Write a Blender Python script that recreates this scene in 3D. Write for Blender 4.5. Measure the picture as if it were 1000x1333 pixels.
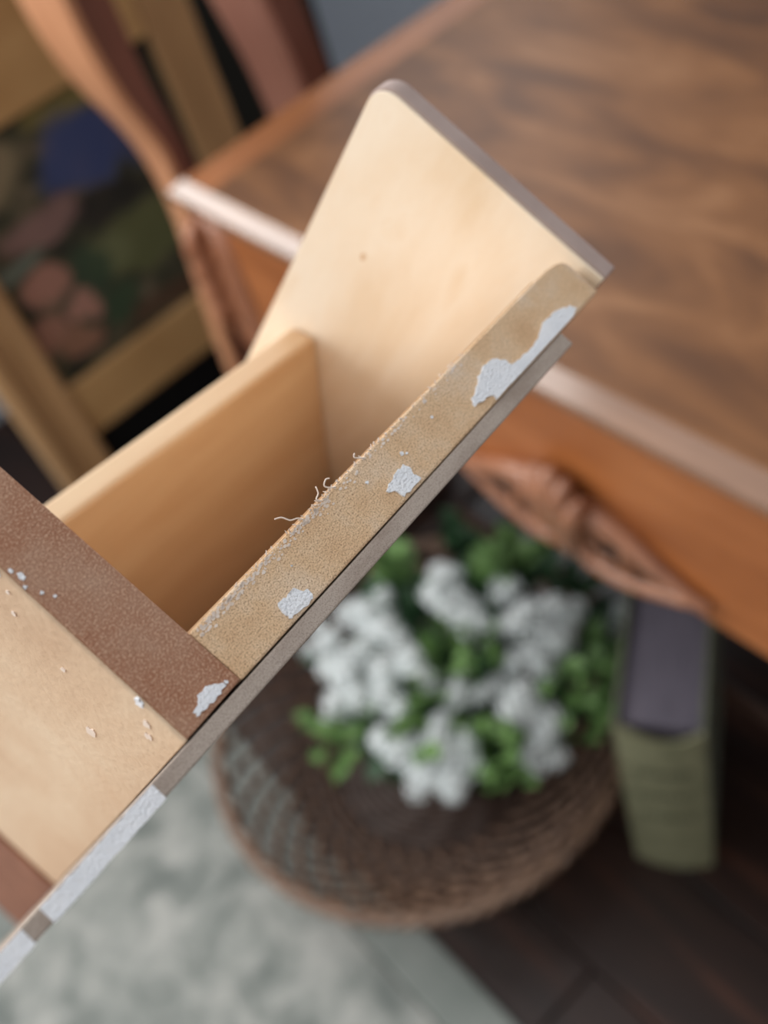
import bpy, bmesh, math, random
from mathutils import Vector, Matrix, Quaternion

for o in list(bpy.data.objects):
    bpy.data.objects.remove(o)
scene = bpy.context.scene
col = scene.collection
random.seed(7)
PI = math.pi

# ------------------------------------------------------------------ camera
cam_d = bpy.data.cameras.new('camera')
cam = bpy.data.objects.new('camera', cam_d)
col.objects.link(cam)
CR = Matrix(((0.64696006, 0.45653655, -0.61075123),
             (0.72079468, -0.62748216, 0.29448459),
             (-0.24879252, -0.63074601, -0.735025)))      # columns: right, down, forward in world axes
r_, d_, f_ = CR.col[0], CR.col[1], CR.col[2]
M = Matrix.Identity(4)
for i in range(3):
    M[i][0] = r_[i]; M[i][1] = -d_[i]; M[i][2] = -f_[i]
M[2][3] = 1.0
cam.matrix_world = M
cam_d.sensor_fit = 'VERTICAL'
cam_d.sensor_height = 36.0
cam_d.sensor_width = 27.0
cam_d.lens = 1400.0 / 1333.0 * 36.0
cam_d.clip_start = 0.01
cam_d.dof.use_dof = True
cam_d.dof.focus_distance = 0.161
cam_d.dof.aperture_fstop = 11.0
scene.camera = cam

# ------------------------------------------------------------------ world, lamps, exposure
world = bpy.data.worlds.new('world')
scene.world = world
world.use_nodes = True
bg = world.node_tree.nodes['Background']
bg.inputs['Color'].default_value = (0.95, 0.97, 1.0, 1)
bg.inputs['Strength'].default_value = 1.10


def area_light(name, loc, target, sx, sy, power, color):
    l = bpy.data.lights.new(name, 'AREA')
    l.shape = 'RECTANGLE'
    l.size = sx
    l.size_y = sy
    l.energy = power
    l.color = color
    o = bpy.data.objects.new(name, l)
    col.objects.link(o)
    o.location = loc
    o.rotation_euler = (Vector(target) - Vector(loc)).to_track_quat('-Z', 'Y').to_euler()
    return o


area_light('window_daylight', (-1.44, -0.80, 1.40), (1.0, -0.80, 1.40), 2.1, 1.3, 48.0, (1.0, 0.98, 0.95))
area_light('side_window_daylight', (-1.44, 0.95, 1.55), (1.0, 0.95, 1.55), 1.0, 0.9, 15.0, (0.93, 0.97, 1.0))
scene.view_settings.view_transform = 'Standard'
scene.view_settings.look = 'None'
scene.view_settings.gamma = 1.0
scene.view_settings.use_curve_mapping = False
scene.view_settings.exposure = 0.0


# ------------------------------------------------------------------ helpers
def lin(c):
    return tuple(((x / 255.0) / 12.92 if x / 255.0 <= 0.04045 else ((x / 255.0 + 0.055) / 1.055) ** 2.4) for x in c) + (1.0,)


MATS = {}


def mat(name, stops, scale=(8, 8, 8), noise=4.0, detail=5.0, rough=0.5, bump=0.0, bump_scale=200.0,
        bump_dist=0.001, distortion=0.0, coat=0.0, coat_rough=0.25, spec=0.5, fine=None, rrough=0.6):
    """Noise-driven colour ramp over object coordinates, with an optional fine speckle and bump."""
    m = bpy.data.materials.new(name)
    m.use_nodes = True
    nt = m.node_tree
    b = nt.nodes['Principled BSDF']
    tc = nt.nodes.new('ShaderNodeTexCoord')
    mp = nt.nodes.new('ShaderNodeMapping')
    mp.inputs['Scale'].default_value = scale
    nt.links.new(tc.outputs['Object'], mp.inputs['Vector'])
    n = nt.nodes.new('ShaderNodeTexNoise')
    n.inputs['Scale'].default_value = noise
    n.inputs['Detail'].default_value = detail
    n.inputs['Roughness'].default_value = rrough
    n.inputs['Distortion'].default_value = distortion
    nt.links.new(mp.outputs['Vector'], n.inputs['Vector'])
    cr = nt.nodes.new('ShaderNodeValToRGB')
    e = cr.color_ramp.elements
    while len(e) < len(stops):
        e.new(0.5)
    for k, (p, c) in enumerate(stops):
        e[k].position = p
        e[k].color = lin(c)
    nt.links.new(n.outputs['Fac'], cr.inputs['Fac'])
    out = cr.outputs['Color']
    if fine:
        fs, famt, fcol = fine
        n2 = nt.nodes.new('ShaderNodeTexNoise')
        n2.inputs['Scale'].default_value = fs
        n2.inputs['Detail'].default_value = 3.0
        nt.links.new(tc.outputs['Object'], n2.inputs['Vector'])
        mr = nt.nodes.new('ShaderNodeMapRange')
        mr.inputs['From Min'].default_value = 0.47
        mr.inputs['From Max'].default_value = 0.68
        mr.inputs['To Max'].default_value = famt
        nt.links.new(n2.outputs['Fac'], mr.inputs['Value'])
        mx = nt.nodes.new('ShaderNodeMix')
        mx.data_type = 'RGBA'
        nt.links.new(mr.outputs['Result'], mx.inputs['Factor'])
        nt.links.new(out, mx.inputs['A'])
        mx.inputs['B'].default_value = lin(fcol)
        out = mx.outputs['Result']
    nt.links.new(out, b.inputs['Base Color'])
    b.inputs['Roughness'].default_value = rough
    b.inputs['Specular IOR Level'].default_value = spec
    b.inputs['Coat Weight'].default_value = coat
    b.inputs['Coat Roughness'].default_value = coat_rough
    if bump > 0:
        n3 = nt.nodes.new('ShaderNodeTexNoise')
        n3.inputs['Scale'].default_value = bump_scale
        n3.inputs['Detail'].default_value = 4.0
        nt.links.new(tc.outputs['Object'], n3.inputs['Vector'])
        bp = nt.nodes.new('ShaderNodeBump')
        bp.inputs['Strength'].default_value = bump
        bp.inputs['Distance'].default_value = bump_dist
        nt.links.new(n3.outputs['Fac'], bp.inputs['Height'])
        nt.links.new(bp.outputs['Normal'], b.inputs['Normal'])
    MATS[name] = m
    return m


def empty(name, loc=(0, 0, 0), label=None, cat=None, group=None, kind=None, rot=None):
    o = bpy.data.objects.new(name, None)
    col.objects.link(o)
    o.empty_display_size = 0.02
    o.location = loc
    if rot is not None:
        o.rotation_euler = rot
    tag(o, label, cat, group, kind)
    return o


def tag(o, label=None, cat=None, group=None, kind=None):
    if label: o['label'] = label
    if cat: o['category'] = cat
    if group: o['group'] = group
    if kind: o['kind'] = kind
    return o


def link(name, me, material, parent=None, smooth=False, label=None):
    if material is not None and not me.materials:
        me.materials.append(material)
    o = bpy.data.objects.new(name, me)
    col.objects.link(o)
    if parent is not None:
        o.parent = parent
    if smooth:
        for p in me.polygons:
            p.use_smooth = True
    if label: o['label'] = label
    return o


def bm_obj(name, bm, material, parent=None, smooth=False, label=None):
    bmesh.ops.recalc_face_normals(bm, faces=bm.faces[:])
    me = bpy.data.meshes.new(name)
    bm.to_mesh(me)
    bm.free()
    return link(name, me, material, parent, smooth, label)


def hexa(bm, pts):
    """box from 8 points: bottom 4 then top 4, same order."""
    v = [bm.verts.new(p) for p in pts]
    for f in ((0, 1, 2, 3), (4, 5, 6, 7), (0, 1, 5, 4), (1, 2, 6, 5), (2, 3, 7, 6), (3, 0, 4, 7)):
        bm.faces.new([v[i] for i in f])
    return v


def box(bm, x0, x1, y0, y1, z0, z1):
    return hexa(bm, [(x0, y0, z0), (x1, y0, z0), (x1, y1, z0), (x0, y1, z0),
                     (x0, y0, z1), (x1, y0, z1), (x1, y1, z1), (x0, y1, z1)])


def bevel(bm, w, seg=2):
    bmesh.ops.recalc_face_normals(bm, faces=bm.faces[:])
    ed = [e for e in bm.edges if len(e.link_faces) == 2 and e.calc_face_angle(0) > 0.5]
    bmesh.ops.bevel(bm, geom=ed, offset=w, segments=seg, affect='EDGES', profile=0.5, clamp_overlap=True)


def box_obj(name, b, material, parent=None, bev=0.0, seg=2, label=None):
    bm = bmesh.new()
    box(bm, *b)
    if bev: bevel(bm, bev, seg)
    return bm_obj(name, bm, material, parent, label=label)


def prism(bm, a, b):
    """solid between two equal-length outlines a and b (lists of 3-D points)."""
    va = [bm.verts.new(p) for p in a]
    vb = [bm.verts.new(p) for p in b]
    n = len(a)
    bm.faces.new(va)
    bm.faces.new(vb[::-1])
    for i in range(n):
        j = (i + 1) % n
        bm.faces.new((va[i], va[j], vb[j], vb[i]))


def tube(bm, pts, rad, n=6, closed=False, cap=True):
    pts = [Vector(p) for p in pts]
    if not hasattr(rad, '__len__'):
        rad = [rad] * len(pts)
    rings = []
    N = None
    for i, p in enumerate(pts):
        if closed:
            t = (pts[(i + 1) % len(pts)] - pts[i - 1]).normalized()
        else:
            t = (pts[min(i + 1, len(pts) - 1)] - pts[max(i - 1, 0)]).normalized()
        if N is None:
            N = t.orthogonal().normalized()
        N = (N - t * N.dot(t)).normalized()
        B = t.cross(N)
        rings.append([bm.verts.new(p + (N * math.cos(2 * PI * k / n) + B * math.sin(2 * PI * k / n)) * rad[i]) for k in range(n)])
    m = len(rings)
    for i in range(m if closed else m - 1):
        a, b = rings[i], rings[(i + 1) % m]
        for k in range(n):
            bm.faces.new((a[k], a[(k + 1) % n], b[(k + 1) % n], b[k]))
    if cap and not closed:
        bm.faces.new(rings[0][::-1])
        bm.faces.new(rings[-1])


def spline(pts, n=6):
    """Catmull-Rom through 3-D (or wider) points."""
    P = [Vector(p) for p in pts]
    out = []
    for i in range(len(P) - 1):
        p0, p1, p2, p3 = P[max(i - 1, 0)], P[i], P[i + 1], P[min(i + 2, len(P) - 1)]
        for k in range(n):
            t = k / n
            out.append(0.5 * ((2 * p1) + (p2 - p0) * t + (2 * p0 - 5 * p1 + 4 * p2 - p3) * t * t + (3 * p1 - p0 - 3 * p2 + p3) * t ** 3))
    out.append(P[-1])
    return out


# ------------------------------------------------------------------ materials
m_floor = mat('dark_floor_wood', [(0.3, (26, 17, 14)), (0.55, (44, 28, 22)), (0.78, (84, 50, 36))], (1.2, 14, 6), 3.0, rough=0.38, bump=0.1, spec=0.4)
m_rug = mat('rug_pile', [(0.36, (112, 117, 113)), (0.50, (142, 145, 140)), (0.64, (166, 166, 161))], (10, 10, 10), 2.2, detail=6, rough=0.95, bump=0.6, bump_scale=350, bump_dist=0.003, spec=0.1, rrough=0.62, distortion=0.6)
m_rug_band = mat('rug_border', [(0.3, (120, 126, 121)), (0.7, (138, 142, 137))], (6, 6, 6), 3.0, rough=0.95, bump=0.4, bump_scale=350, bump_dist=0.002, spec=0.1)
m_wall = mat('wall_paint', [(0.3, (180, 188, 198)), (0.7, (188, 196, 206))], (1, 1, 1), 3.0, rough=0.9)
m_wall_r = mat('blocker_wall_paint', [(0.3, (120, 108, 96)), (0.7, (132, 120, 106))], (1, 1, 1), 3.0, rough=0.9)  # dim tone, so the added wall cuts light from the right
m_top = mat('table_top_veneer', [(0.28, (70, 43, 24)), (0.44, (98, 62, 34)), (0.56, (118, 77, 44)), (0.74, (142, 100, 66))], (3.2, 9, 4), 1.6, detail=7, rough=0.5, distortion=1.6, coat=0.04, spec=0.22, rrough=0.6)
m_top_band = mat('table_crossband', [(0.3, (126, 74, 36)), (0.7, (160, 98, 52))], (12, 2.5, 4), 3.0, rough=0.42, coat=0.08, spec=0.3)
m_top_edge = mat('table_edge_wood', [(0.3, (112, 78, 54)), (0.7, (140, 102, 76))], (3, 20, 20), 4.0, rough=0.25, coat=1.0, coat_rough=0.12)
m_apron = mat('table_apron_wood', [(0.3, (134, 74, 34)), (0.5, (158, 92, 46)), (0.7, (176, 108, 60))], (2.5, 6, 9), 3.0, rough=0.42, coat=0.15)
m_carve = mat('carved_wood', [(0.3, (128, 80, 54)), (0.7, (172, 116, 84))], (20, 20, 20), 3.0, rough=0.36, coat=0.25)
m_carve_shade = mat('carved_shade_wood', [(0.3, (30, 17, 11)), (0.7, (44, 26, 18))], (20, 20, 20), 3.0, rough=0.6)  # near-black copy of the carving wood: shade painted into the recesses
m_stretch = mat('dark_stretcher_wood', [(0.3, (66, 44, 33)), (0.7, (88, 60, 46))], (10, 10, 10), 3.0, rough=0.5)
m_leg = mat('table_leg_wood', [(0.3, (140, 84, 54)), (0.7, (176, 114, 80))], (10, 10, 3), 3.0, rough=0.4, coat=0.2)
m_rack = mat('rack_wood', [(0.3, (176, 120, 86)), (0.7, (208, 152, 114))], (12, 12, 2), 3.0, rough=0.4)
m_rack_shade = mat('rack_shade_wood', [(0.3, (94, 58, 48)), (0.7, (120, 76, 64))], (12, 12, 2), 3.0, rough=0.4)  # darker body colour carries the shade of the faces turned from the window
m_rack_p = mat('rack_lit_pink_wood', [(0.3, (150, 102, 86)), (0.7, (176, 126, 108))], (12, 12, 2), 3.0, rough=0.4)  # lit tone for the strip on the second upright
m_frame = mat('frame_wood', [(0.3, (172, 132, 84)), (0.7, (200, 160, 108))], (8, 3, 8), 3.0, rough=0.5)
m_frame_v = mat('frame_stile_wood', [(0.3, (162, 124, 84)), (0.7, (194, 152, 106))], (14, 14, 2), 3.0, rough=0.5)
m_black = mat('black_panel', [(0.3, (8, 8, 9)), (0.7, (14, 13, 13))], (5, 5, 5), 3.0, rough=0.7, spec=0.2)
m_cab = mat('dark_cabinet_wood', [(0.3, (22, 24, 21)), (0.7, (40, 38, 32))], (8, 8, 2), 3.0, rough=0.6, spec=0.25)
m_wicker = mat('dark_wicker', [(0.3, (92, 66, 52)), (0.55, (128, 98, 78)), (0.75, (160, 128, 106))], (30, 30, 30), 3.0, rough=0.45)
m_wick_d = mat('deep_brown_wicker', [(0.3, (46, 32, 26)), (0.7, (72, 52, 42))], (30, 30, 30), 3.0, rough=0.5)
m_rim = mat('basket_rim_wicker', [(0.3, (92, 70, 56)), (0.7, (130, 102, 82))], (30, 30, 30), 3.0, rough=0.45)
m_petal = mat('white_petal', [(0.3, (228, 236, 236)), (0.7, (246, 250, 250))], (30, 30, 30), 3.0, rough=0.7)
m_leafA = mat('bright_leaf', [(0.3, (66, 104, 50)), (0.7, (116, 150, 86))], (30, 30, 30), 3.0, rough=0.5)
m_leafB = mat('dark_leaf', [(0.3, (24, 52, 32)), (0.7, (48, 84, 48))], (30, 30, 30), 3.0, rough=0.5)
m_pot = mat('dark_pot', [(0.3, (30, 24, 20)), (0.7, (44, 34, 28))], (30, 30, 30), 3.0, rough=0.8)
m_cloth = mat('olive_bookcloth', [(0.3, (102, 102, 76)), (0.7, (126, 124, 96))], (20, 20, 20), 3.0, rough=0.8, bump=0.2, bump_scale=900, bump_dist=0.0004)
m_cover = mat('book_board', [(0.3, (86, 90, 74)), (0.7, (110, 112, 94))], (20, 20, 20), 3.0, rough=0.8)
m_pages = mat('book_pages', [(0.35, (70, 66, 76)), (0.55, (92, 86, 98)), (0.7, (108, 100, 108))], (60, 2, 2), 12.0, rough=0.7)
m_ink = mat('dark_ink', [(0.3, (52, 56, 38)), (0.7, (64, 66, 46))], (9, 9, 9), 3.0, rough=0.8)
# the held box
m_ply = mat('pale_wood_face', [(0.30, (230, 206, 172)), (0.47, (240, 222, 196)), (0.58, (244, 230, 208)), (0.72, (232, 206, 170))], (26, 26, 7), 1.6, detail=5, rough=0.55, distortion=0.5, bump=0.12, bump_scale=420, bump_dist=0.0003)
m_plyB = mat('pale_wood_near_face', [(0.30, (198, 164, 132)), (0.50, (212, 182, 150)), (0.75, (222, 198, 168))], (60, 18, 9), 1.6, detail=6, rough=0.6, distortion=0.8, bump=0.6, bump_scale=560, bump_dist=0.0005)
m_slope = mat('honey_wood_face', [(0.30, (206, 168, 128)), (0.5, (215, 181, 142)), (0.75, (224, 194, 156))], (6, 40, 40), 2.0, detail=5, rough=0.6)
m_mdfA = mat('sand_fibreboard', [(0.30, (214, 174, 134)), (0.48, (228, 194, 156)), (0.66, (233, 209, 182))], (60, 60, 60), 1.2, detail=4, rough=0.9, bump=0.9, bump_scale=3200, bump_dist=0.0003, spec=0.15, fine=(3600, 0.62, (126, 94, 70)))
m_mdfB = mat('brown_fibreboard', [(0.32, (152, 100, 74)), (0.5, (164, 122, 98)), (0.68, (172, 138, 116))], (50, 50, 50), 1.2, detail=4, rough=0.85, bump=0.9, bump_scale=3000, bump_dist=0.0003, spec=0.2, fine=(2600, 0.6, (212, 176, 148)))
m_sheet = mat('grey_hardboard', [(0.3, (158, 142, 130)), (0.6, (180, 166, 154))], (30, 90, 90), 2.0, rough=0.9, bump=0.5, bump_scale=3200, bump_dist=0.0003, spec=0.15, fine=(4200, 0.5, (112, 98, 90)))
m_edgeP = mat('lilac_hardboard', [(0.3, (158, 138, 130)), (0.7, (176, 156, 148))], (30, 30, 30), 2.0, rough=0.9)
m_paint = mat('white_paint', [(0.3, (236, 238, 242)), (0.7, (252, 252, 254))], (50, 50, 50), 4.0, rough=0.55, bump=1.0, bump_scale=2200, bump_dist=0.0006)
m_dust = mat('pale_sanding_dust', [(0.3, (214, 194, 176)), (0.7, (232, 218, 206))], (50, 50, 50), 4.0, rough=0.95)
m_band = mat('brown_strip_wood', [(0.3, (118, 74, 52)), (0.7, (146, 98, 74))], (30, 30, 30), 3.0, rough=0.8)


def painting_material():
    m = bpy.data.materials.new('painted_floral_picture')
    m.use_nodes = True
    nt = m.node_tree
    b = nt.nodes['Principled BSDF']
    b.inputs['Roughness'].default_value = 0.7
    b.inputs['Specular IOR Level'].default_value = 0.2
    tc = nt.nodes.new('ShaderNodeTexCoord')
    wn = nt.nodes.new('ShaderNodeTexNoise')
    wn.inputs['Scale'].default_value = 22
    wn.inputs['Detail'].default_value = 4
    nt.links.new(tc.outputs['Object'], wn.inputs['Vector'])
    ml = nt.nodes.new('ShaderNodeVectorMath'); ml.operation = 'MULTIPLY_ADD'
    nt.links.new(wn.outputs['Color'], ml.inputs[0])
    ml.inputs[1].default_value = (0.045, 0.045, 0.045)
    ml.inputs[2].default_value = (-0.0225, -0.0225, -0.0225)
    ad = nt.nodes.new('ShaderNodeVectorMath'); ad.operation = 'ADD'
    nt.links.new(tc.outputs['Object'], ad.inputs[0])
    nt.links.new(ml.outputs['Vector'], ad.inputs[1])
    base = nt.nodes.new('ShaderNodeTexNoise')
    base.inputs['Scale'].default_value = 30
    base.inputs['Detail'].default_value = 5
    nt.links.new(tc.outputs['Object'], base.inputs['Vector'])
    cr = nt.nodes.new('ShaderNodeValToRGB')
    e = cr.color_ramp.elements
    e[0].position = 0.35; e[0].color = lin((47, 47, 40))
    e[1].position = 0.7; e[1].color = lin((115, 100, 82))
    x = e.new(0.52); x.color = lin((75, 73, 56))
    nt.links.new(base.outputs['Fac'], cr.inputs['Fac'])
    out = cr.outputs['Color']
    # painted patches: (y, z, ry, rz, colour) on the picture plane
    for (y, z, ry, rz, c) in [(0.20, 0.545, 0.06, 0.035, (139, 124, 97)), (0.34, 0.57, 0.06, 0.02, (128, 116, 70)),
                              (0.325, 0.515, 0.05, 0.042, (65, 76, 119)), (0.39, 0.50, 0.03, 0.04, (69, 75, 109)), (0.25, 0.475, 0.045, 0.02, (138, 107, 101)),
                              (0.32, 0.455, 0.05, 0.02, (42, 40, 38)), (0.35, 0.40, 0.08, 0.035, (99, 101, 66)),
                              (0.30, 0.405, 0.03, 0.025, (109, 111, 78)), (0.27, 0.40, 0.024, 0.03, (55, 72, 55)), (0.285, 0.35, 0.03, 0.018, (60, 77, 56)),
                              (0.22, 0.415, 0.026, 0.022, (172, 124, 108)), (0.245, 0.375, 0.022, 0.02, (177, 129, 113)), (0.20, 0.37, 0.02, 0.02, (165, 119, 101)),
                              (0.225, 0.34, 0.03, 0.02, (151, 109, 88)), (0.19, 0.45, 0.05, 0.008, (118, 126, 114)), (0.36, 0.322, 0.09, 0.012, (87, 65, 50)), (0.232, 0.39, 0.008, 0.007, (69, 73, 58)), (0.243, 0.352, 0.008, 0.008, (69, 73, 58)), (0.44, 0.47, 0.02, 0.12, (42, 46, 42))]:
        sb = nt.nodes.new('ShaderNodeVectorMath'); sb.operation = 'SUBTRACT'
        nt.links.new(ad.outputs['Vector'], sb.inputs[0])
        sb.inputs[1].default_value = (0, y, z)
        sc = nt.nodes.new('ShaderNodeVectorMath'); sc.operation = 'MULTIPLY'
        nt.links.new(sb.outputs['Vector'], sc.inputs[0])
        sc.inputs[1].default_value = (0, 1 / ry, 1 / rz)
        ln = nt.nodes.new('ShaderNodeVectorMath'); ln.operation = 'LENGTH'
        nt.links.new(sc.outputs['Vector'], ln.inputs[0])
        mr = nt.nodes.new('ShaderNodeMapRange')
        mr.inputs['From Min'].default_value = 1.15
        mr.inputs['From Max'].default_value = 0.8
        mr.inputs['To Max'].default_value = 0.85
        nt.links.new(ln.outputs['Value'], mr.inputs['Value'])
        mx = nt.nodes.new('ShaderNodeMix'); mx.data_type = 'RGBA'
        nt.links.new(mr.outputs['Result'], mx.inputs['Factor'])
        nt.links.new(out, mx.inputs['A'])
        mx.inputs['B'].default_value = lin(c)
        out = mx.outputs['Result']
    nt.links.new(out, b.inputs['Base Color'])
    return m


m_painting = painting_material()

# ------------------------------------------------------------------ setting
floor = empty('floor', (0, 0, 0), kind='structure')
sub = box_obj('subfloor', (-1.6, 2.0, -2.6, 2.2, -0.06, -0.02), m_floor, floor)
pw = 0.12
k = 0
y = -2.6
while y < 2.2 - 1e-6:
    x = -1.6 - random.uniform(0, 0.9)
    while x < 2.0:
        L = random.uniform(1.2, 1.9)
        a, b = max(x, -1.6), min(x + L, 2.0)
        if b - a > 0.05:
            bm = bmesh.new()
            box(bm, a + 0.001, b - 0.001, y + 0.001, y + pw - 0.001, -0.02, 0.0)
            bevel(bm, 0.0012, 1)
            bm_obj('plank', bm, m_floor, floor)
        x += L
    y += pw
box_obj('wall_left', (-1.60, -1.50, -2.6, 2.2, 0.0, 2.5), m_wall)['kind'] = 'structure'
box_obj('wall_back', (-1.50, 2.0, 2.1, 2.2, 0.0, 2.5), m_wall)['kind'] = 'structure'
box_obj('wall_right_blocker', (2.0, 2.1, -2.6, 2.2, 0.0, 2.5), m_wall_r)['kind'] = 'structure'  # unseen wall, added to hold back ambient light from the right
box_obj('baseboard_left', (-1.50, -1.485, -2.6, 2.085, 0.0, 0.09), m_wall, bev=0.003)['kind'] = 'structure'
box_obj('baseboard_back', (-1.485, 2.0, 2.085, 2.1, 0.0, 0.09), m_wall, bev=0.003)['kind'] = 'structure'

# ------------------------------------------------------------------ rug
rug = empty('area_rug', (-0.3, -0.9, 0), 'pale grey mottled rug with a plain border on the dark floor', 'rug')
RO = Vector((0.3, 0.9, 0))


def rug_box(name, b, m, bev=0.003):
    return box_obj(name, (b[0] + RO.x, b[1] + RO.x, b[2] + RO.y, b[3] + RO.y, b[4], b[5]), m, rug, bev)


rug_box('pile_field', (-1.33, 1.1, -1.9, 0.030, 0.0, 0.010), m_rug)
rug_box('border_band', (-1.38, 1.15, 0.030, 0.0785, 0.0, 0.009), m_rug_band)
rug_box('border_band', (-1.38, 1.15, -1.95, -1.9, 0.0, 0.009), m_rug_band)
rug_box('border_band', (-1.38, -1.33, -1.9, 0.030, 0.0, 0.009), m_rug_band)
rug_box('border_band', (1.1, 1.15, -1.9, 0.030, 0.0, 0.009), m_rug_band)

# ------------------------------------------------------------------ table
TX, TY = -0.36, 0.62
table = empty('carved_table', (TX, TY, 0), 'reddish brown veneered wooden table with carved apron and moulded edge', 'table')


def tb(name, b, m, bev=0.0, seg=2, label=None):
    return box_obj(name, (b[0] - TX, b[1] - TX, b[2] - TY, b[3] - TY, b[4], b[5]), m, table, bev, seg, label)


X0, X1, Y0, Y1 = -0.737, 0.017, 0.283, 0.96
tb('tabletop', (X0 + 0.048, X1 - 0.048, Y0 + 0.012, Y1 - 0.012, 0.567, 0.590), m_top)
tb('crossband', (X0 + 0.012, X0 + 0.0475, Y0 + 0.012, Y1 - 0.012, 0.567, 0.590), m_top_band)
tb('crossband', (X1 - 0.0475, X1 - 0.012, Y0 + 0.012, Y1 - 0.012, 0.567, 0.590), m_top_band)


def edge_strip(p0, p1, out, name='edge_moulding'):
    """rounded moulding: profile in (out, z) swept from p0 to p1."""
    prof = [(0.0, 0.590), (0.0010, 0.5897), (0.0125, 0.5818), (0.0132, 0.5805), (0.0134, 0.5770), (0.0125, 0.5745), (0.0100, 0.5735), (0.0060, 0.5725), (0.0035, 0.5700), (0.0030, 0.566), (0.0, 0.566)]
    bm = bmesh.new()
    o = Vector(out)
    A = [Vector((p0[0] - TX, p0[1] - TY, 0)) + o * q[0] + Vector((0, 0, q[1])) for q in prof]
    B = [Vector((p1[0] - TX, p1[1] - TY, 0)) + o * q[0] + Vector((0, 0, q[1])) for q in prof]
    # mitre
    d = (B[0] - A[0]).normalized()
    A = [p - d * q[0] for p, q in zip(A, prof)]
    B = [p + d * q[0] for p, q in zip(B, prof)]
    prism(bm, A, B)
    bm_obj(name, bm, m_top_edge, table, smooth=False)


edge_strip((X0 + 0.012, Y0 + 0.012), (X1 - 0.012, Y0 + 0.012), (0, -1, 0))
edge_strip((X0 + 0.012, Y1 - 0.012), (X1 - 0.012, Y1 - 0.012), (0, 1, 0))
edge_strip((X0 + 0.012, Y0 + 0.012), (X0 + 0.012, Y1 - 0.012), (-1, 0, 0))
edge_strip((X1 - 0.012, Y0 + 0.012), (X1 - 0.012, Y1 - 0.012), (1, 0, 0))
tb('front_apron', (-0.70, -0.02, 0.296, 0.312, 0.424, 0.567), m_apron, 0.0015)
tb('back_apron', (-0.70, -0.02, 0.935, 0.95, 0.424, 0.567), m_apron, 0.0015)
tb('side_apron', (-0.728, -0.712, 0.345, 0.90, 0.424, 0.567), m_apron, 0.0015)
tb('side_apron', (-0.008, 0.008, 0.345, 0.90, 0.424, 0.567), m_apron, 0.0015)


def cabriole(sx, sy, cx, cy):
    """shouldered leg: rounded-square rings along a gently curved path, bulging outwards at the knee."""
    bm = bmesh.new()
    stations = [(0.567, 0.026, 0.0), (0.52, 0.027, 0.004), (0.47, 0.027, 0.007), (0.43, 0.025, 0.006), (0.38, 0.021, 0.002), (0.30, 0.017, -0.004),
                (0.20, 0.0145, -0.006), (0.12, 0.0135, -0.003), (0.06, 0.0145, 0.004), (0.025, 0.019, 0.008), (0.0, 0.016, 0.008)]
    prev = None
    first = None
    for (z, h, o) in stations:
        ring = []
        for i in range(16):
            a = 2 * PI * i / 16 + PI / 16
            c, s = math.cos(a), math.sin(a)
            q = 0.6
            px = math.copysign(abs(c) ** q, c) * h
            py = math.copysign(abs(s) ** q, s) * h
            ring.append(bm.verts.new((cx - TX + px + sx * o, cy - TY + py + sy * o, z)))
        if prev:
            for i in range(16):
                bm.faces.new((prev[i], prev[(i + 1) % 16], ring[(i + 1) % 16], ring[i]))
        else:
            first = ring
        prev = ring
    bm.faces.new(first)
    bm.faces.new(prev)
    leg = bm_obj('leg', bm, m_leg, table, smooth=True)
    # scalloped acanthus lobes on the knee, small sub-part
    bm = bmesh.new()
    for i in range(4):
        z = 0.540 - 0.022 * i
        ln = 0.016 - 0.002 * i
        for (ox, oy) in ((sx, 0.25 * sy), (0.25 * sx, sy)):
            base = Vector((cx - TX + ox * 0.024, cy - TY + oy * 0.024, z))
            tip = base + Vector((ox * 0.016, oy * 0.016, -0.012))
            tube(bm, spline([base + Vector((0, 0, 0.014)), base + Vector((ox * 0.011, oy * 0.011, 0.006)), tip, base + Vector((ox * 0.003, oy * 0.003, -0.020))], 3),
                 [0.004, 0.006, 0.0075, 0.0085, 0.0085, 0.0085, 0.008, 0.007, 0.005, 0.003], 8)
    bm_obj('knee_carving', bm, m_leg, leg, smooth=True)
    return leg


cabriole(-1, -1, -0.717, 0.318)
cabriole(1, -1, -0.003, 0.318)
cabriole(-1, 1, -0.717, 0.925)
cabriole(1, 1, -0.003, 0.925)
# low stretchers; side pair darkened to paint in the gloom under the table
bm = bmesh.new(); tube(bm, [(-0.717 - TX, 0.318 - TY + 0.008, 0.055), (-0.717 - TX, 0.925 - TY - 0.008, 0.055)], 0.008, 10); bm_obj('stretcher', bm, m_carve_shade, table, True)
bm = bmesh.new(); tube(bm, [(-0.003 - TX, 0.318 - TY + 0.008, 0.055), (-0.003 - TX, 0.925 - TY - 0.008, 0.055)], 0.008, 10); bm_obj('stretcher', bm, m_carve_shade, table, True)
bm = bmesh.new(); tube(bm, [(-0.717 - TX, 0.432 - TY, 0.055), (-0.003 - TX, 0.432 - TY, 0.055)], 0.0075, 10); bm_obj('stretcher', bm, m_stretch, table, True)

# carved ornament on the apron: two scrolls with eyes of painted-in shade and a leaf between them
OX, OZ = -0.350, 0.424


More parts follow.
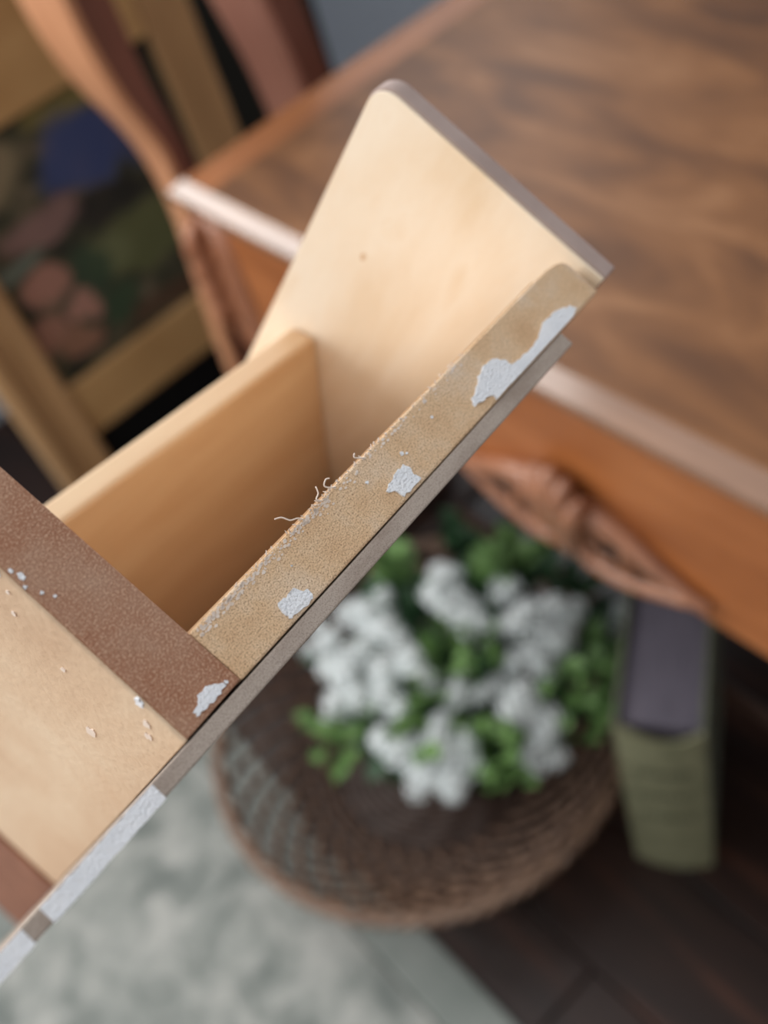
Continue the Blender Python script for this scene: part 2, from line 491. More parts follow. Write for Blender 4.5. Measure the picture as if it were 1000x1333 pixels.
def ornament_scroll(s):
    fy = 0.296 - TY
    # backing plate, teardrop from the middle to the tail
    up = spline([(0.006, 0.036, 0), (0.016, 0.048, 0), (0.034, 0.049, 0), (0.058, 0.040, 0), (0.080, 0.030, 0), (0.098, 0.024, 0), (0.110, 0.024, 0)], 4)
    lo = spline([(0.110, 0.021, 0), (0.094, 0.012, 0), (0.070, 0.000, 0), (0.044, -0.008, 0), (0.020, -0.011, 0), (0.004, -0.004, 0)], 4)
    out = up + lo
    bm = bmesh.new()
    prism(bm, [(OX + s * p.x - TX, fy + 0.004, OZ + p.y) for p in out], [(OX + s * p.x - TX, fy - 0.004, OZ + p.y) for p in out])
    plate = bm_obj('scroll', bm, m_carve_shade, table)

    def sub(pts, rad, name, m=m_carve, n=8):
        b2 = bmesh.new()
        P = spline([(OX + s * p[0] - TX, fy - 0.005, OZ + p[1]) for p in pts], 5)
        if hasattr(rad, '__len__'):
            rr = []
            for i in range(len(P)):
                t = i / (len(P) - 1) * (len(rad) - 1)
                a = int(min(t, len(rad) - 2))
                rr.append(rad[a] + (rad[a + 1] - rad[a]) * (t - a))
        else:
            rr = rad
        tube(b2, P, rr, n)
        bm_obj(name, b2, m, plate, True)
    sub([(0.030, 0.020), (0.024, 0.026), (0.016, 0.022), (0.015, 0.012), (0.024, 0.006), (0.036, 0.008)], [0.002, 0.003, 0.0035, 0.003, 0.0025], 'volute')
    sub([(0.005, 0.022), (0.010, 0.042), (0.026, 0.049), (0.050, 0.043), (0.076, 0.031), (0.098, 0.023), (0.112, 0.022)], [0.007, 0.0095, 0.0095, 0.0085, 0.007, 0.005, 0.0025], 'upper_curl')
    sub([(0.004, 0.004), (0.018, -0.006), (0.042, -0.004), (0.066, 0.004), (0.090, 0.014), (0.106, 0.021)], [0.005, 0.006, 0.0065, 0.006, 0.005, 0.003], 'lower_curl')
    sub([(0.050, 0.030), (0.047, 0.018), (0.054, 0.006)], [0.0035, 0.0045, 0.0035], 'bridge')


ornament_scroll(1)
ornament_scroll(-1)
bm = bmesh.new()
prism(bm, [(OX - TX + x, 0.300 - TY, OZ + z) for x, z in ((-0.014, -0.01), (0.014, -0.01), (0.018, 0.03), (0.010, 0.055), (-0.010, 0.055), (-0.018, 0.03))],
      [(OX - TX + x, 0.293 - TY, OZ + z) for x, z in ((-0.014, -0.01), (0.014, -0.01), (0.018, 0.03), (0.010, 0.055), (-0.010, 0.055), (-0.018, 0.03))])
leafc = bm_obj('carved_leaf', bm, m_carve_shade, table)
for i in range(5):
    a = (i - 2) * 0.36
    bm = bmesh.new()
    tip = Vector((math.sin(a) * 0.034, 0, 0.022 + math.cos(a) * 0.058))
    P = spline([(OX - TX, 0.289 - TY, OZ - 0.006), (OX - TX + tip.x * 0.45, 0.285 - TY, OZ + tip.z * 0.45), (OX - TX + tip.x * 0.85, 0.281 - TY, OZ + tip.z * 0.85), (OX - TX + tip.x, 0.288 - TY, OZ + tip.z)], 4)
    n = len(P)
    tube(bm, P, [0.003 + 0.0055 * math.sin(PI * min(1, (q + 1) / n)) + 0.001 * (q / n) for q in range(n)], 8)
    bm_obj('lobe', bm, m_carve, leafc, True)

# ------------------------------------------------------------------ rack with curved uprights at the table's end
rack = empty('wooden_rack', (-0.82, 0.40, 0), 'reddish wooden rack with curved uprights standing at the end of the table', 'rack')


def upright(name, ys, m):
    """ys: list of (z, y_left, y_right, back x); front at X = -.80"""
    bm = bmesh.new()
    zz = spline([(a, b, c, d) for a, b, c, d in ys], 4)
    prev = None
    for p in zz:
        z, a, b, xb = p
        ring = [bm.verts.new((x + 0.82, yy - 0.40, z)) for x, yy in ((-xb, a), (-0.80, a), (-0.80, b), (-xb, b))]
        if prev:
            for i in range(4):
                bm.faces.new((prev[i], prev[(i + 1) % 4], ring[(i + 1) % 4], ring[i]))
        else:
            bm.faces.new(ring)
        prev = ring
    bm.faces.new(prev)
    bevel(bm, 0.003, 2)
    up = bm_obj(name, bm, m_rack_shade, rack)
    bm = bmesh.new()
    prev = None
    for p in zz[1:-1]:
        z, a, b, xb = p
        ring = [bm.verts.new((x + 0.82, yy - 0.40, z)) for x, yy in ((-xb, a - 0.003), (-0.799, a - 0.003), (-0.799, a + 0.004), (-xb, a + 0.004))]
        if prev:
            for i in range(4):
                bm.faces.new((prev[i], prev[(i + 1) % 4], ring[(i + 1) % 4], ring[i]))
        else:
            bm.faces.new(ring)
        prev = ring
    bm.faces.new(prev)
    bm_obj('lit_side_strip', bm, m, up, label='paler strip, lit side of the upright painted in')  # paler colour paints the window-lit side onto the upright
    return up


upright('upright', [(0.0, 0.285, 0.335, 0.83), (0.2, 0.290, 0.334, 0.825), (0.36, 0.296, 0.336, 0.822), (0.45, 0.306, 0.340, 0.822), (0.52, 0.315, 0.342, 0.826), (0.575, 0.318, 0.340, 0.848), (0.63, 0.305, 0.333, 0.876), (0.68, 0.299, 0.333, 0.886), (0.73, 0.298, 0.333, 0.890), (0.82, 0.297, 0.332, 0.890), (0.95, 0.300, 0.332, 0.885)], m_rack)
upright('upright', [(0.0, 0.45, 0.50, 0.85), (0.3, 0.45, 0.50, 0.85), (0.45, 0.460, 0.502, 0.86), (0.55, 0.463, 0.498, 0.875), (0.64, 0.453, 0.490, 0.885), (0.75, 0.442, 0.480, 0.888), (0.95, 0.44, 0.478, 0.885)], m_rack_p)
for z0 in (0.10, 0.90):
    box_obj('rail', (-0.828 + 0.82, -0.810 + 0.82, 0.31 - 0.4, 0.46 - 0.4, z0, z0 + 0.035), m_rack, rack, 0.002)

# ------------------------------------------------------------------ framed picture screen
scr = empty('framed_screen', (-1.02, 0.30, 0), 'standing wooden framed screen with a dark floral painting and black lower panel', 'screen')


def sb(name, b, m, bev=0.003, label=None):
    return box_obj(name, (b[0] + 1.02, b[1] + 1.02, b[2] - 0.30, b[3] - 0.30, b[4], b[5]), m, scr, bev, 2, label)


sb('stile', (-1.035, -1.0, 0.118, 0.180, 0.0, 0.70), m_frame_v)
for a, b_ in ((0.123, 0.137), (0.165, 0.177)):
    o = sb('stile_bead', (-1.002, -0.992, a, b_, 0.0, 0.695), m_frame_v, 0.003)
sb('stile', (-1.035, -1.0, 0.436, 0.490, 0.0, 0.70), m_frame_v)
sb('bottom_rail', (-1.033, -1.003, 0.180, 0.436, 0.234, 0.303), m_frame)
sb('top_rail', (-1.033, -1.003, 0.180, 0.436, 0.579, 0.695), m_frame)
sb('lower_panel', (-1.028, -1.014, 0.180, 0.436, 0.06, 0.234), m_black, 0.0, 'plain black lower panel')
me_o = box_obj('picture', (-0.006, 0.006, 0.180, 0.436, 0.303, 0.579), m_painting, scr)
me_o.location = (0.002, -0.30, 0)

# ------------------------------------------------------------------ dark cabinet by the left wall
cab = empty('dark_cabinet', (-1.38, 0.55, 0), 'dark greenish black cabinet against the pale blue grey wall', 'cabinet')
box_obj('body', (-0.10, 0.065, -0.33, 0.27, 0.03, 1.1), m_cab, cab, 0.003)
for a, b_ in ((-0.325, -0.035), (-0.025, 0.265)):
    d = box_obj('door', (0.065, 0.08, a, b_, 0.05, 1.08), m_cab, cab, 0.002)
    bm = bmesh.new()
    bmesh.ops.create_icosphere(bm, subdivisions=2, radius=0.012)
    kn = bm_obj('knob', bm, m_frame, d, True)
    kn.location = (0.09, -0.055 if a < -0.1 else -0.005, 0.6)
for sx in (-0.09, 0.05):
    for sy in (-0.32, 0.25):
        box_obj('foot', (sx, sx + 0.03, sy, sy + 0.03, 0.0, 0.03), m_cab, cab)

# ------------------------------------------------------------------ basket
BX, BY = -0.531, 0.2095
bas = empty('wicker_basket', (BX, BY, 0), 'round dark brown wicker bowl basket on the floor holding white flowers', 'basket')


def prof(t):
    """bowl wall: t 0 (base edge) .. 1 (rim) -> r, z"""
    r = 0.105 + (0.203 - 0.105) * (t ** 0.85)
    z = 0.012 + 0.090 * (t ** 1.35)
    return r, z


def rim_ring(r, z, rad, waves, amp, name, phase=0.0, m=m_rim):
    bm = bmesh.new()
    n = 96
    pts = []
    for i in range(n):
        a = 2 * PI * i / n
        pts.append(((r + amp * math.cos(a * waves + phase)) * math.cos(a), (r + amp * math.cos(a * waves + phase)) * math.sin(a), z + amp * math.sin(a * waves + phase)))
    tube(bm, pts, rad, 8, closed=True)
    bm_obj(name, bm, m, bas, True)


for ph in (0, 2 * PI / 3, 4 * PI / 3):
    rim_ring(0.2035, 0.103, 0.0042, 24, 0.0042, 'rim_braid', ph)


def strand_mesh(name, twist, off, r=0.0026, m=None):
    bm = bmesh.new()
    pts = []
    for i in range(11):
        t = i / 10
        rr, z = prof(t)
        a = twist * t
        rr += off * math.cos(i * PI)
        pts.append((rr * math.cos(a), rr * math.sin(a), z + off * math.cos(i * PI) * 0.6))
    tube(bm, pts, r, 5)
    bmesh.ops.recalc_face_normals(bm, faces=bm.faces[:])
    me = bpy.data.meshes.new(name)
    bm.to_mesh(me); bm.free()
    for p in me.polygons: p.use_smooth = True
    me.materials.append(m or m_wicker)
    return me


s1 = strand_mesh('strand', 0.95, 0.0012, 0.0038)
s2 = strand_mesh('strand', -0.80, -0.0012, 0.0032, m_wick_d)
for i in range(32):
    for me, ph in ((s1, 0.0), (s2, 0.05)):
        o = link('strand', me, None, bas)
        o.rotation_euler = (0, 0, 2 * PI * i / 32 + ph)
# weft rows on the lower wall, thinning out upwards so that the top stays open
for i in range(5):
    t = 0.02 + 0.085 * i
    r, z = prof(t)
    rim_ring(r, z, 0.0034, 32, 0.0020, 'weft', PI * (i % 2), m_wick_d)
# coiled base
for i in range(13):
    rim_ring(0.012 + 0.0078 * i, 0.0085, 0.0046, 12, 0.0008, 'base_coil', i, m_wick_d)
bm = bmesh.new()
bmesh.ops.create_cone(bm, cap_ends=True, segments=40, radius1=0.106, radius2=0.108, depth=0.006)
bmesh.ops.translate(bm, vec=(0, 0, 0.003), verts=bm.verts)
bm_obj('base_disc', bm, m_wick_d, bas)

# ------------------------------------------------------------------ flowers in the basket
FX, FY = -0.500, 0.235
plant = empty('white_flower_plant', (FX, FY, 0.0135), 'bushy plant with white blossom clusters and green leaves set in the wicker basket', 'plant')
PO = Vector((FX, FY, 0.0135))
bm = bmesh.new()
prev = None
for (r, z) in ((0.045, 0.0), (0.062, 0.07), (0.066, 0.075), (0.058, 0.075), (0.050, 0.062)):
    ring = [bm.verts.new((r * math.cos(2 * PI * i / 24), r * math.sin(2 * PI * i / 24), z)) for i in range(24)]
    if prev:
        for i in range(24):
            bm.faces.new((prev[i], prev[(i + 1) % 24], ring[(i + 1) % 24], ring[i]))
    else:
        bm.faces.new(ring)
    prev = ring
bm.faces.new(prev)
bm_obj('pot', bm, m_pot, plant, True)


def cluster_mesh(seed, R):
    rnd = random.Random(seed)
    bm = bmesh.new()
    nf = 30
    for i in range(nf):
        zc = 1 - 1.25 * (i + 0.5) / nf
        a = i * 2.39996
        rr = math.sqrt(max(0, 1 - zc * zc))
        d = Vector((rr * math.cos(a), rr * math.sin(a), zc))
        c = d * R * rnd.uniform(0.82, 1.08)
        q = d.to_track_quat('Z', 'Y')
        s = R * rnd.uniform(0.26, 0.36)
        rot = rnd.uniform(0, 6)
        ctr = bm.verts.new(c)
        ring = []
        for k in range(10):
            an = rot + k * PI / 5
            rad = s if k % 2 == 0 else s * 0.5
            ring.append(bm.verts.new(c + q @ Vector((rad * math.cos(an), rad * math.sin(an), s * (0.3 if k % 2 == 0 else 0.12)))))
        for k in range(10):
            bm.faces.new((ctr, ring[k], ring[(k + 1) % 10]))
    me = bpy.data.meshes.new('flower_cluster')
    bm.to_mesh(me); bm.free()
    me.materials.append(m_petal)
    return me


def leaf_mesh(L, Wd, m, lobes=3):
    bm = bmesh.new()
    nseg = 7
    left, mid, right = [], [], []
    for i in range(nseg + 1):
        t = i / nseg
        w = Wd * math.sin(PI * min(1, t * 0.95 + 0.05)) ** 0.8 * (1.0 if i % 2 else 0.66)
        z = 0.25 * L * math.sin(PI * t * 0.8) - 0.12 * L * t
        mid.append(bm.verts.new((t * L, 0, z)))
        left.append(bm.verts.new((t * L + 0.06 * L, w, z + 0.15 * Wd)))
        right.append(bm.verts.new((t * L + 0.06 * L, -w, z + 0.15 * Wd)))
    for i in range(nseg):
        bm.faces.new((mid[i], mid[i + 1], left[i + 1], left[i]))
        bm.faces.new((mid[i], right[i], right[i + 1], mid[i + 1]))
    me = bpy.data.meshes.new('leaf')
    bm.to_mesh(me); bm.free()
    me.materials.append(m)
    for p in me.polygons: p.use_smooth = True
    return me


CL = [cluster_mesh(11, 0.0125), cluster_mesh(12, 0.0140), cluster_mesh(13, 0.0110)]
# blossom places (x, y, z) in metres
CLUSTERS = [(-0.582, 0.209, 0.221, 1.00), (-0.584, 0.182, 0.207, 1.00), (-0.574, 0.220, 0.229, 0.80), (-0.555, 0.236, 0.241, 0.80), (-0.533, 0.163, 0.224, 1.00), (-0.530, 0.189, 0.238, 1.00), (-0.558, 0.162, 0.212, 1.00), (-0.499, 0.186, 0.242, 1.00), (-0.503, 0.211, 0.250, 1.00), (-0.522, 0.213, 0.248, 1.00), (-0.482, 0.205, 0.248, 1.00), (-0.464, 0.199, 0.245, 1.00), (-0.503, 0.157, 0.226, 1.00), (-0.526, 0.144, 0.211, 1.00), (-0.484, 0.170, 0.234, 1.00), (-0.465, 0.170, 0.232, 0.80), (-0.526, 0.129, 0.196, 0.70), (-0.530, 0.287, 0.246, 0.90), (-0.517, 0.289, 0.248, 0.80), (-0.509, 0.264, 0.253, 1.00), (-0.488, 0.259, 0.255, 1.00), (-0.471, 0.264, 0.253, 1.00), (-0.458, 0.266, 0.251, 0.80), (-0.493, 0.277, 0.253, 0.70), (-0.441, 0.306, 0.237, 1.00), (-0.435, 0.326, 0.226, 1.00), (-0.424, 0.332, 0.217, 1.00), (-0.423, 0.300, 0.232, 1.00), (-0.438, 0.290, 0.242, 1.00), (-0.416, 0.279, 0.235, 1.00), (-0.411, 0.300, 0.226, 0.90), (-0.419, 0.264, 0.238, 0.80), (-0.431, 0.349, 0.208, 0.80), (-0.406, 0.276, 0.230, 0.80), (-0.433, 0.209, 0.239, 0.75), (-0.419, 0.226, 0.237, 0.75), (-0.436, 0.218, 0.243, 0.60), (-0.398, 0.248, 0.227, 1.00), (-0.385, 0.242, 0.217, 1.00), (-0.372, 0.243, 0.205, 1.00), (-0.394, 0.234, 0.224, 1.00), (-0.371, 0.232, 0.203, 1.00), (-0.357, 0.237, 0.187, 0.80), (-0.375, 0.252, 0.208, 0.90), (-0.369, 0.220, 0.198, 0.70), (-0.464, 0.145, 0.215, 1.00), (-0.447, 0.147, 0.212, 1.00), (-0.432, 0.155, 0.212, 1.00), (-0.426, 0.176, 0.223, 1.00), (-0.416, 0.172, 0.215, 1.00), (-0.404, 0.177, 0.210, 1.00), (-0.418, 0.152, 0.201, 1.00), (-0.402, 0.163, 0.199, 1.00), (-0.430, 0.186, 0.230, 0.90), (-0.392, 0.182, 0.204, 0.80), (-0.427, 0.148, 0.203, 0.90), (-0.405, 0.189, 0.217, 0.80), (-0.398, 0.157, 0.191, 0.80), (-0.435, 0.401, 0.132, 1.00), (-0.472, 0.315, 0.241, 0.90), (-0.481, 0.310, 0.243, 0.60), (-0.555, 0.216, 0.238, 0.90), (-0.618, 0.170, 0.168, 0.90), (-0.626, 0.192, 0.181, 0.80)]
LEAVES = [(-0.456, 0.238, 0.246, 'A'), (-0.461, 0.225, 0.245, 'A'), (-0.438, 0.237, 0.241, 'A'), (-0.438, 0.256, 0.241, 'A'), (-0.456, 0.247, 0.246, 'A'), (-0.580, 0.271, 0.221, 'A'), (-0.571, 0.280, 0.224, 'A'), (-0.458, 0.202, 0.239, 'A'), (-0.454, 0.177, 0.228, 'A'), (-0.445, 0.187, 0.230, 'A'), (-0.514, 0.123, 0.185, 'A'), (-0.504, 0.135, 0.200, 'A'), (-0.529, 0.126, 0.184, 'A'), (-0.389, 0.195, 0.201, 'A'), (-0.386, 0.212, 0.206, 'A'), (-0.380, 0.198, 0.194, 'A'), (-0.371, 0.196, 0.182, 'A'), (-0.396, 0.216, 0.215, 'A'), (-0.379, 0.288, 0.199, 'A'), (-0.367, 0.291, 0.184, 'A'), (-0.370, 0.272, 0.194, 'A'), (-0.376, 0.312, 0.184, 'A'), (-0.367, 0.309, 0.173, 'A'), (-0.361, 0.274, 0.181, 'A'), (-0.392, 0.289, 0.210, 'A'), (-0.504, 0.339, 0.222, 'A'), (-0.506, 0.352, 0.213, 'A'), (-0.485, 0.304, 0.240, 'A'), (-0.491, 0.139, 0.205, 'A'), (-0.415, 0.211, 0.226, 'A'), (-0.445, 0.170, 0.221, 'A'), (-0.379, 0.324, 0.178, 'A'), (-0.393, 0.350, 0.169, 'A'), (-0.584, 0.278, 0.165, 'B'), (-0.545, 0.261, 0.195, 'B'), (-0.500, 0.308, 0.193, 'B'), (-0.473, 0.292, 0.200, 'B'), (-0.507, 0.238, 0.207, 'B'), (-0.566, 0.256, 0.181, 'B'), (-0.520, 0.306, 0.190, 'B'), (-0.547, 0.349, 0.169, 'B'), (-0.560, 0.344, 0.177, 'B'), (-0.505, 0.329, 0.177, 'B'), (-0.438, 0.352, 0.122, 'B'), (-0.419, 0.316, 0.159, 'B'), (-0.418, 0.297, 0.172, 'B'), (-0.441, 0.258, 0.198, 'B'), (-0.433, 0.229, 0.192, 'B'), (-0.444, 0.211, 0.192, 'B'), (-0.478, 0.199, 0.197, 'B'), (-0.433, 0.366, 0.110, 'B'), (-0.434, 0.380, 0.118, 'B'), (-0.590, 0.227, 0.153, 'B'), (-0.596, 0.190, 0.151, 'B'), (-0.503, 0.166, 0.173, 'B'), (-0.437, 0.243, 0.196, 'B'), (-0.511, 0.375, 0.159, 'B'), (-0.483, 0.385, 0.147, 'B'), (-0.454, 0.371, 0.123, 'B'), (-0.427, 0.212, 0.183, 'B'), (-0.489, 0.199, 0.197, 'B'), (-0.572, 0.335, 0.183, 'B'), (-0.519, 0.361, 0.155, 'B')]
lmA = leaf_mesh(0.034, 0.0100, m_leafA)
lmB = leaf_mesh(0.042, 0.014, m_leafB)
rl = random.Random(5)
root = Vector((0, 0, 0.065))
for i, (x, y, z, s) in enumerate(CLUSTERS):
    p = Vector((x, y, z)) - PO
    for j in range(2):
        q = p if j == 0 else p * 0.96 + Vector((rl.uniform(-.013, .013), rl.uniform(-.013, .013), rl.uniform(-.012, .004)))
        o = link('flower_cluster', CL[(i + j) % 3], None, plant)
        o.location = q
        o.scale = (s, s, s)
        o.rotation_euler = (q - root).to_track_quat('Z', 'Y').to_euler()
    bm = bmesh.new()
    b0 = Vector((rl.uniform(-0.04, 0.04), rl.uniform(-0.04, 0.04), 0.06))
    tube(bm, spline([b0, b0 * 0.4 + p * 0.6 + Vector((0, 0, 0.02)), p], 4), 0.0016, 5)
    bm_obj('stem', bm, m_leafB, plant, True)
for i, (x, y, z, kind) in enumerate(LEAVES):
    p = Vector((x, y, z)) - PO
    for j in range(4):
        q = p + Vector((rl.uniform(-.014, .014), rl.uniform(-.014, .014), rl.uniform(-.014, .006)))
        o = link('leaf', lmA if kind == 'A' else lmB, None, plant)
        d = (q - root).normalized() + Vector((rl.uniform(-.9, .9), rl.uniform(-.9, .9), rl.uniform(-.3, .7)))
        o.rotation_euler = (d.to_track_quat('X', 'Z')).to_euler()
        o.location = q
        s = rl.uniform(0.75, 1.15)
        o.scale = (s, s, s)
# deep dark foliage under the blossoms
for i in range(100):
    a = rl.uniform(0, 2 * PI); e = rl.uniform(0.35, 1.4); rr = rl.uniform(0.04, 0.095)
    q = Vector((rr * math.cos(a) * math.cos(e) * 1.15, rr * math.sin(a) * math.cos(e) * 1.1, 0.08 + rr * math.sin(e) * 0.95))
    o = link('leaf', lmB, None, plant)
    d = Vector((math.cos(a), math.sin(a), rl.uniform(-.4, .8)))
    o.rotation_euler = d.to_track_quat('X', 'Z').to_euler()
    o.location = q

# ------------------------------------------------------------------ book standing under the table
bl = Vector((-0.3120, 0.2610, 0)); br = Vector((-0.2550, 0.3000, 0))
ax = (br - bl).normalized()
ang = math.atan2(ax.y, ax.x)
book = empty('old_book', tuple((bl + br) / 2), 'thick old olive green hardback book standing upright under the table', 'book', rot=(0, 0, ang))
BW, BD, BH = (br - bl).length, 0.175, 0.252   # spine width, board depth, height
hw = BW / 2
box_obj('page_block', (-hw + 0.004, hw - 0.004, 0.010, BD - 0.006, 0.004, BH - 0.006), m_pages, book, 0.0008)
box_obj('cover_board', (-hw, -hw + 0.0035, 0.004, BD, 0.0, BH), m_cover, book, 0.001)
box_obj('cover_board', (hw - 0.0035, hw, 0.004, BD, 0.0, BH), m_cover, book, 0.001)
bm = bmesh.new()
outer, inner = [], []
for i in range(13):
    t = i / 12
    xx = -hw + BW * t
    yy = 0.004 - 0.007 * math.sin(PI * t)
    outer.append((xx, yy))
    inner.append((xx * 0.96, yy + 0.0028))
ol = outer + inner[::-1]
ztop = lambda xx: BH - 0.0 - 0.010 * max(0, math.sin(PI * (xx + hw) / BW)) * (0.9 + 0.9 * (xx / hw))
va = [bm.verts.new((p[0], p[1], 0.0)) for p in ol]
vb = [bm.verts.new((p[0], p[1], ztop(p[0]))) for p in ol]
n = len(ol)
for i in range(n):
    j = (i + 1) % n
    bm.faces.new((va[i], va[j], vb[j], vb[i]))
for i in range(12):
    bm.faces.new((va[i], va[i + 1], va[n - 2 - i], va[n - 1 - i]))
    bm.faces.new((vb[i], vb[i + 1], vb[n - 2 - i], vb[n - 1 - i]))
spine = bm_obj('spine', bm, m_cloth, book)
for z0 in (0.222, 0.030):
    bm = bmesh.new()
    tube(bm, [(-hw * 0.92 + BW * 0.92 * i / 12, 0.0035 - 0.007 * math.sin(PI * (0.04 + 0.92 * i / 12)), z0) for i in range(13)], 0.0016, 6)
    bm_obj('raised_band', bm, m_cloth, spine, True)
# three worn dark lines of stamping, no longer legible
for zc in (0.188, 0.150, 0.110):
    bm = bmesh.new()
    xx = -hw * 0.62
    rb = random.Random(int(zc * 1000))
    while xx < hw * 0.62:
        w = rb.uniform(0.0030, 0.0052)
        yy = 0.004 - 0.007 * math.sin(PI * ((xx + w / 2) + hw) / BW)
        hh = rb.uniform(0.003, 0.006)
        box(bm, xx, xx + w * 0.7, yy - 0.0006, yy + 0.001, zc - hh, zc + rb.uniform(0.003, 0.006))
        xx += w + 0.0014
    bm_obj('worn_lettering', bm, m_ink, spine, label='worn illegible dark line on the spine')

# ------------------------------------------------------------------ the wooden box held close to the camera
# local axes: X along the side strip (u), Y across the opening (v), Z out of the opening (minus w)
Ub = Vector((-0.24706713, 0.9607761, -0.12596479))
Vb = Vector((-0.78695427, -0.12309982, 0.60460682))
Wb = Vector((-0.56538554, -0.248507, -0.78650077))
OB = Vector((-0.09128047, 0.00883867, 1 - 0.11788373))
hb = bpy.data.objects.new('wooden_box', None)
col.objects.link(hb)
hb.empty_display_size = 0.02
MB4 = Matrix.Identity(4)
for i in range(3):
    MB4[i][0] = Ub[i]; MB4[i][1] = Vb[i]; MB4[i][2] = -Wb[i]; MB4[i][3] = OB[i]
hb.matrix_world = MB4
tag(hb, 'pale wooden open box with raw fibreboard edges and white paint chips, in the foreground', 'box')


def L(u, v, w): return (u, v, -w)


def uvw_hexa(name, c, m, bev=0.0, seg=2, label=None):
    bm = bmesh.new()
    hexa(bm, [L(*p) for p in c])
    if bev: bevel(bm, bev, seg)
    return bm_obj(name, bm, m, hb, label=label)


# side panel: its fibreboard front edge is the long sandy strip, its far corner rounded
def sv0(u): return -0.0001 + (-0.0021 + 0.0001) * (u - 0.0) / 0.1139
def sv1(u):
    v = 0.0096 + (0.0078 - 0.0096) * (u - 0.006) / 0.108
    q = (u - (0.1140 - 0.0105)) / 0.0105
    if q > 0: v -= 0.0050 * (1 - math.sqrt(max(0.0, 1 - min(q, 0.995) ** 2)))
    return v


uw = [(0.0064, 0.0)]
Ra = 0.006
uE = 0.1140
nst = 40
for i in range(1, nst):
    uw.append((0.0064 + (uE - Ra - 0.0064) * i / nst, 0.0))
for i in range(17):
    a = PI / 2 * i / 16
    uw.append((uE - Ra + Ra * math.sin(a), Ra - Ra * math.cos(a)))
uw += [(uE, 0.29), (0.0064, 0.29)]
bm = bmesh.new()
prism(bm, [L(u, sv0(u), w) for u, w in uw], [L(u, sv1(u), w) for u, w in uw])
bevel(bm, 0.0004, 2)
sideA = bm_obj('side_panel', bm, m_mdfA, hb, label='side panel with a sandy raw fibreboard edge')
# honey coloured veneer on the panel's inner face, stopping just short of the raw edge
uw2 = [(0.0066, 0.0022), (uE - 0.0110, 0.0022), (uE - 0.0110, 0.29), (0.0066, 0.29)]
bm = bmesh.new()
prism(bm, [L(u, sv1(u) - 0.0002, w) for u, w in uw2], [L(u, sv1(u) + 0.0004, w) for u, w in uw2])
bm_obj('face_veneer', bm, m_slope, hb, label='honey coloured inner face of the side panel')
# near end panel: brown fibreboard core edge, pale outer face
def bu0(v): return -0.0053 + 0.0011 * v / 0.057
cB = []
for w in (0.0, 0.36):
    cB += [(bu0(0) + 0.0006, 0.0, w), (0.0064, 0.0, w), (0.0064, 0.0575, w), (bu0(0.0575) + 0.0006, 0.0575, w)]
endB = uvw_hexa('end_panel', cB, m_mdfB, 0.0003, 2, 'near end panel with a reddish brown raw edge')
cF = []
for w in (0.0002, 0.36):
    cF += [(bu0(0), -0.0001, w), (bu0(0) + 0.0007, -0.0001, w), (bu0(0.0575) + 0.0007, 0.0576, w), (bu0(0.0575), 0.0576, w)]
faceB = uvw_hexa('face_veneer', cF, m_plyB, 0.0002, 1, 'pale scratched wood face of the near end panel')
cS = []
for w in (0.19, 0.35):
    cS += [(bu0(0) - 0.0012, -0.0002, w), (bu0(0) + 0.0002, -0.0002, w), (bu0(0.0575) + 0.0002, 0.0575, w), (bu0(0.0575) - 0.0012, 0.0575, w)]
uvw_hexa('cross_strip', cS, m_band, 0.0004, 1, 'brown strip across the near outer face')
# far end panel, tall and thin with one rounded corner
vw = [(-0.0016, 0.0)]
Rp = 0.0055
for i in range(9):
    a = PI / 2 * i / 8
    vw.append((0.0565 - Rp + Rp * math.sin(a), Rp - Rp * math.cos(a)))
vw += [(0.0565, 0.29), (-0.0016, 0.29)]
bm = bmesh.new()
prism(bm, [L(0.1147, v, w) for v, w in vw], [L(0.1186, v, w) for v, w in vw])
bevel(bm, 0.0004, 2)
endP = bm_obj('end_panel', bm, m_edgeP, hb, label='far end panel with thin lilac grey edge')
vw3 = [(v - 0.0003 if v > 0.03 else v + 0.0003, w + 0.0006) for v, w in vw]
bm = bmesh.new()
prism(bm, [L(0.1141, v, w) for v, w in vw3], [L(0.1148, v, w) for v, w in vw3])
faceP = bm_obj('face_veneer', bm, m_ply, hb, label='pale smooth inner face of the far end panel')
# small dark knot on the pale face
bm = bmesh.new()
kp = [(0.0418 + 0.0006 * math.cos(k * PI / 5), 0.0412 + 0.0012 * math.sin(k * PI / 5)) for k in range(10)]
prism(bm, [L(0.1142, v, w) for v, w in kp], [L(0.11405, v, w) for v, w in kp])
bm_obj('knot', bm, m_slope, faceP)
# sloping inner panel
fa = [(0.0424, 0.0752), (0.0490, 0.0780), (0.0100, 0.1560), (0.0085, 0.1440)]
far = [(0.0424, 0.0752), (0.0492, 0.0785), (0.0120, 0.1520), (0.0040, 0.1480)]
near = [(v + 0.0100, w) for v, w in far[:2]] + [(0.0190, 0.1600), (0.0110, 0.1560)]
bm = bmesh.new()
prism(bm, [L(0.1140, v, w) for v, w in far], [L(0.0064, v, w) for v, w in near])
bevel(bm, 0.0014, 3)
slope = bm_obj('sloping_panel', bm, m_slope, hb, label='honey coloured sloping inner panel')
# back sheet
def sheet_in(u): return -0.00022 + (-0.00185 + 0.00022) * (u + 0.01) / 0.106
def sheet_out(u): return -0.0023 + (-0.0049 + 0.0023) * (u + 0.04) / 0.136
cs = []
for w in (0.0002, 0.36):
    cs += [(-0.075, sheet_out(-0.075), w), (0.0962, sheet_out(0.0962), w), (0.0962, sheet_in(0.0962), w), (-0.075, sheet_in(-0.075), w)]
sheet = uvw_hexa('back_sheet', cs, m_sheet, 0.0003, 2, 'thin grey hardboard back sheet')


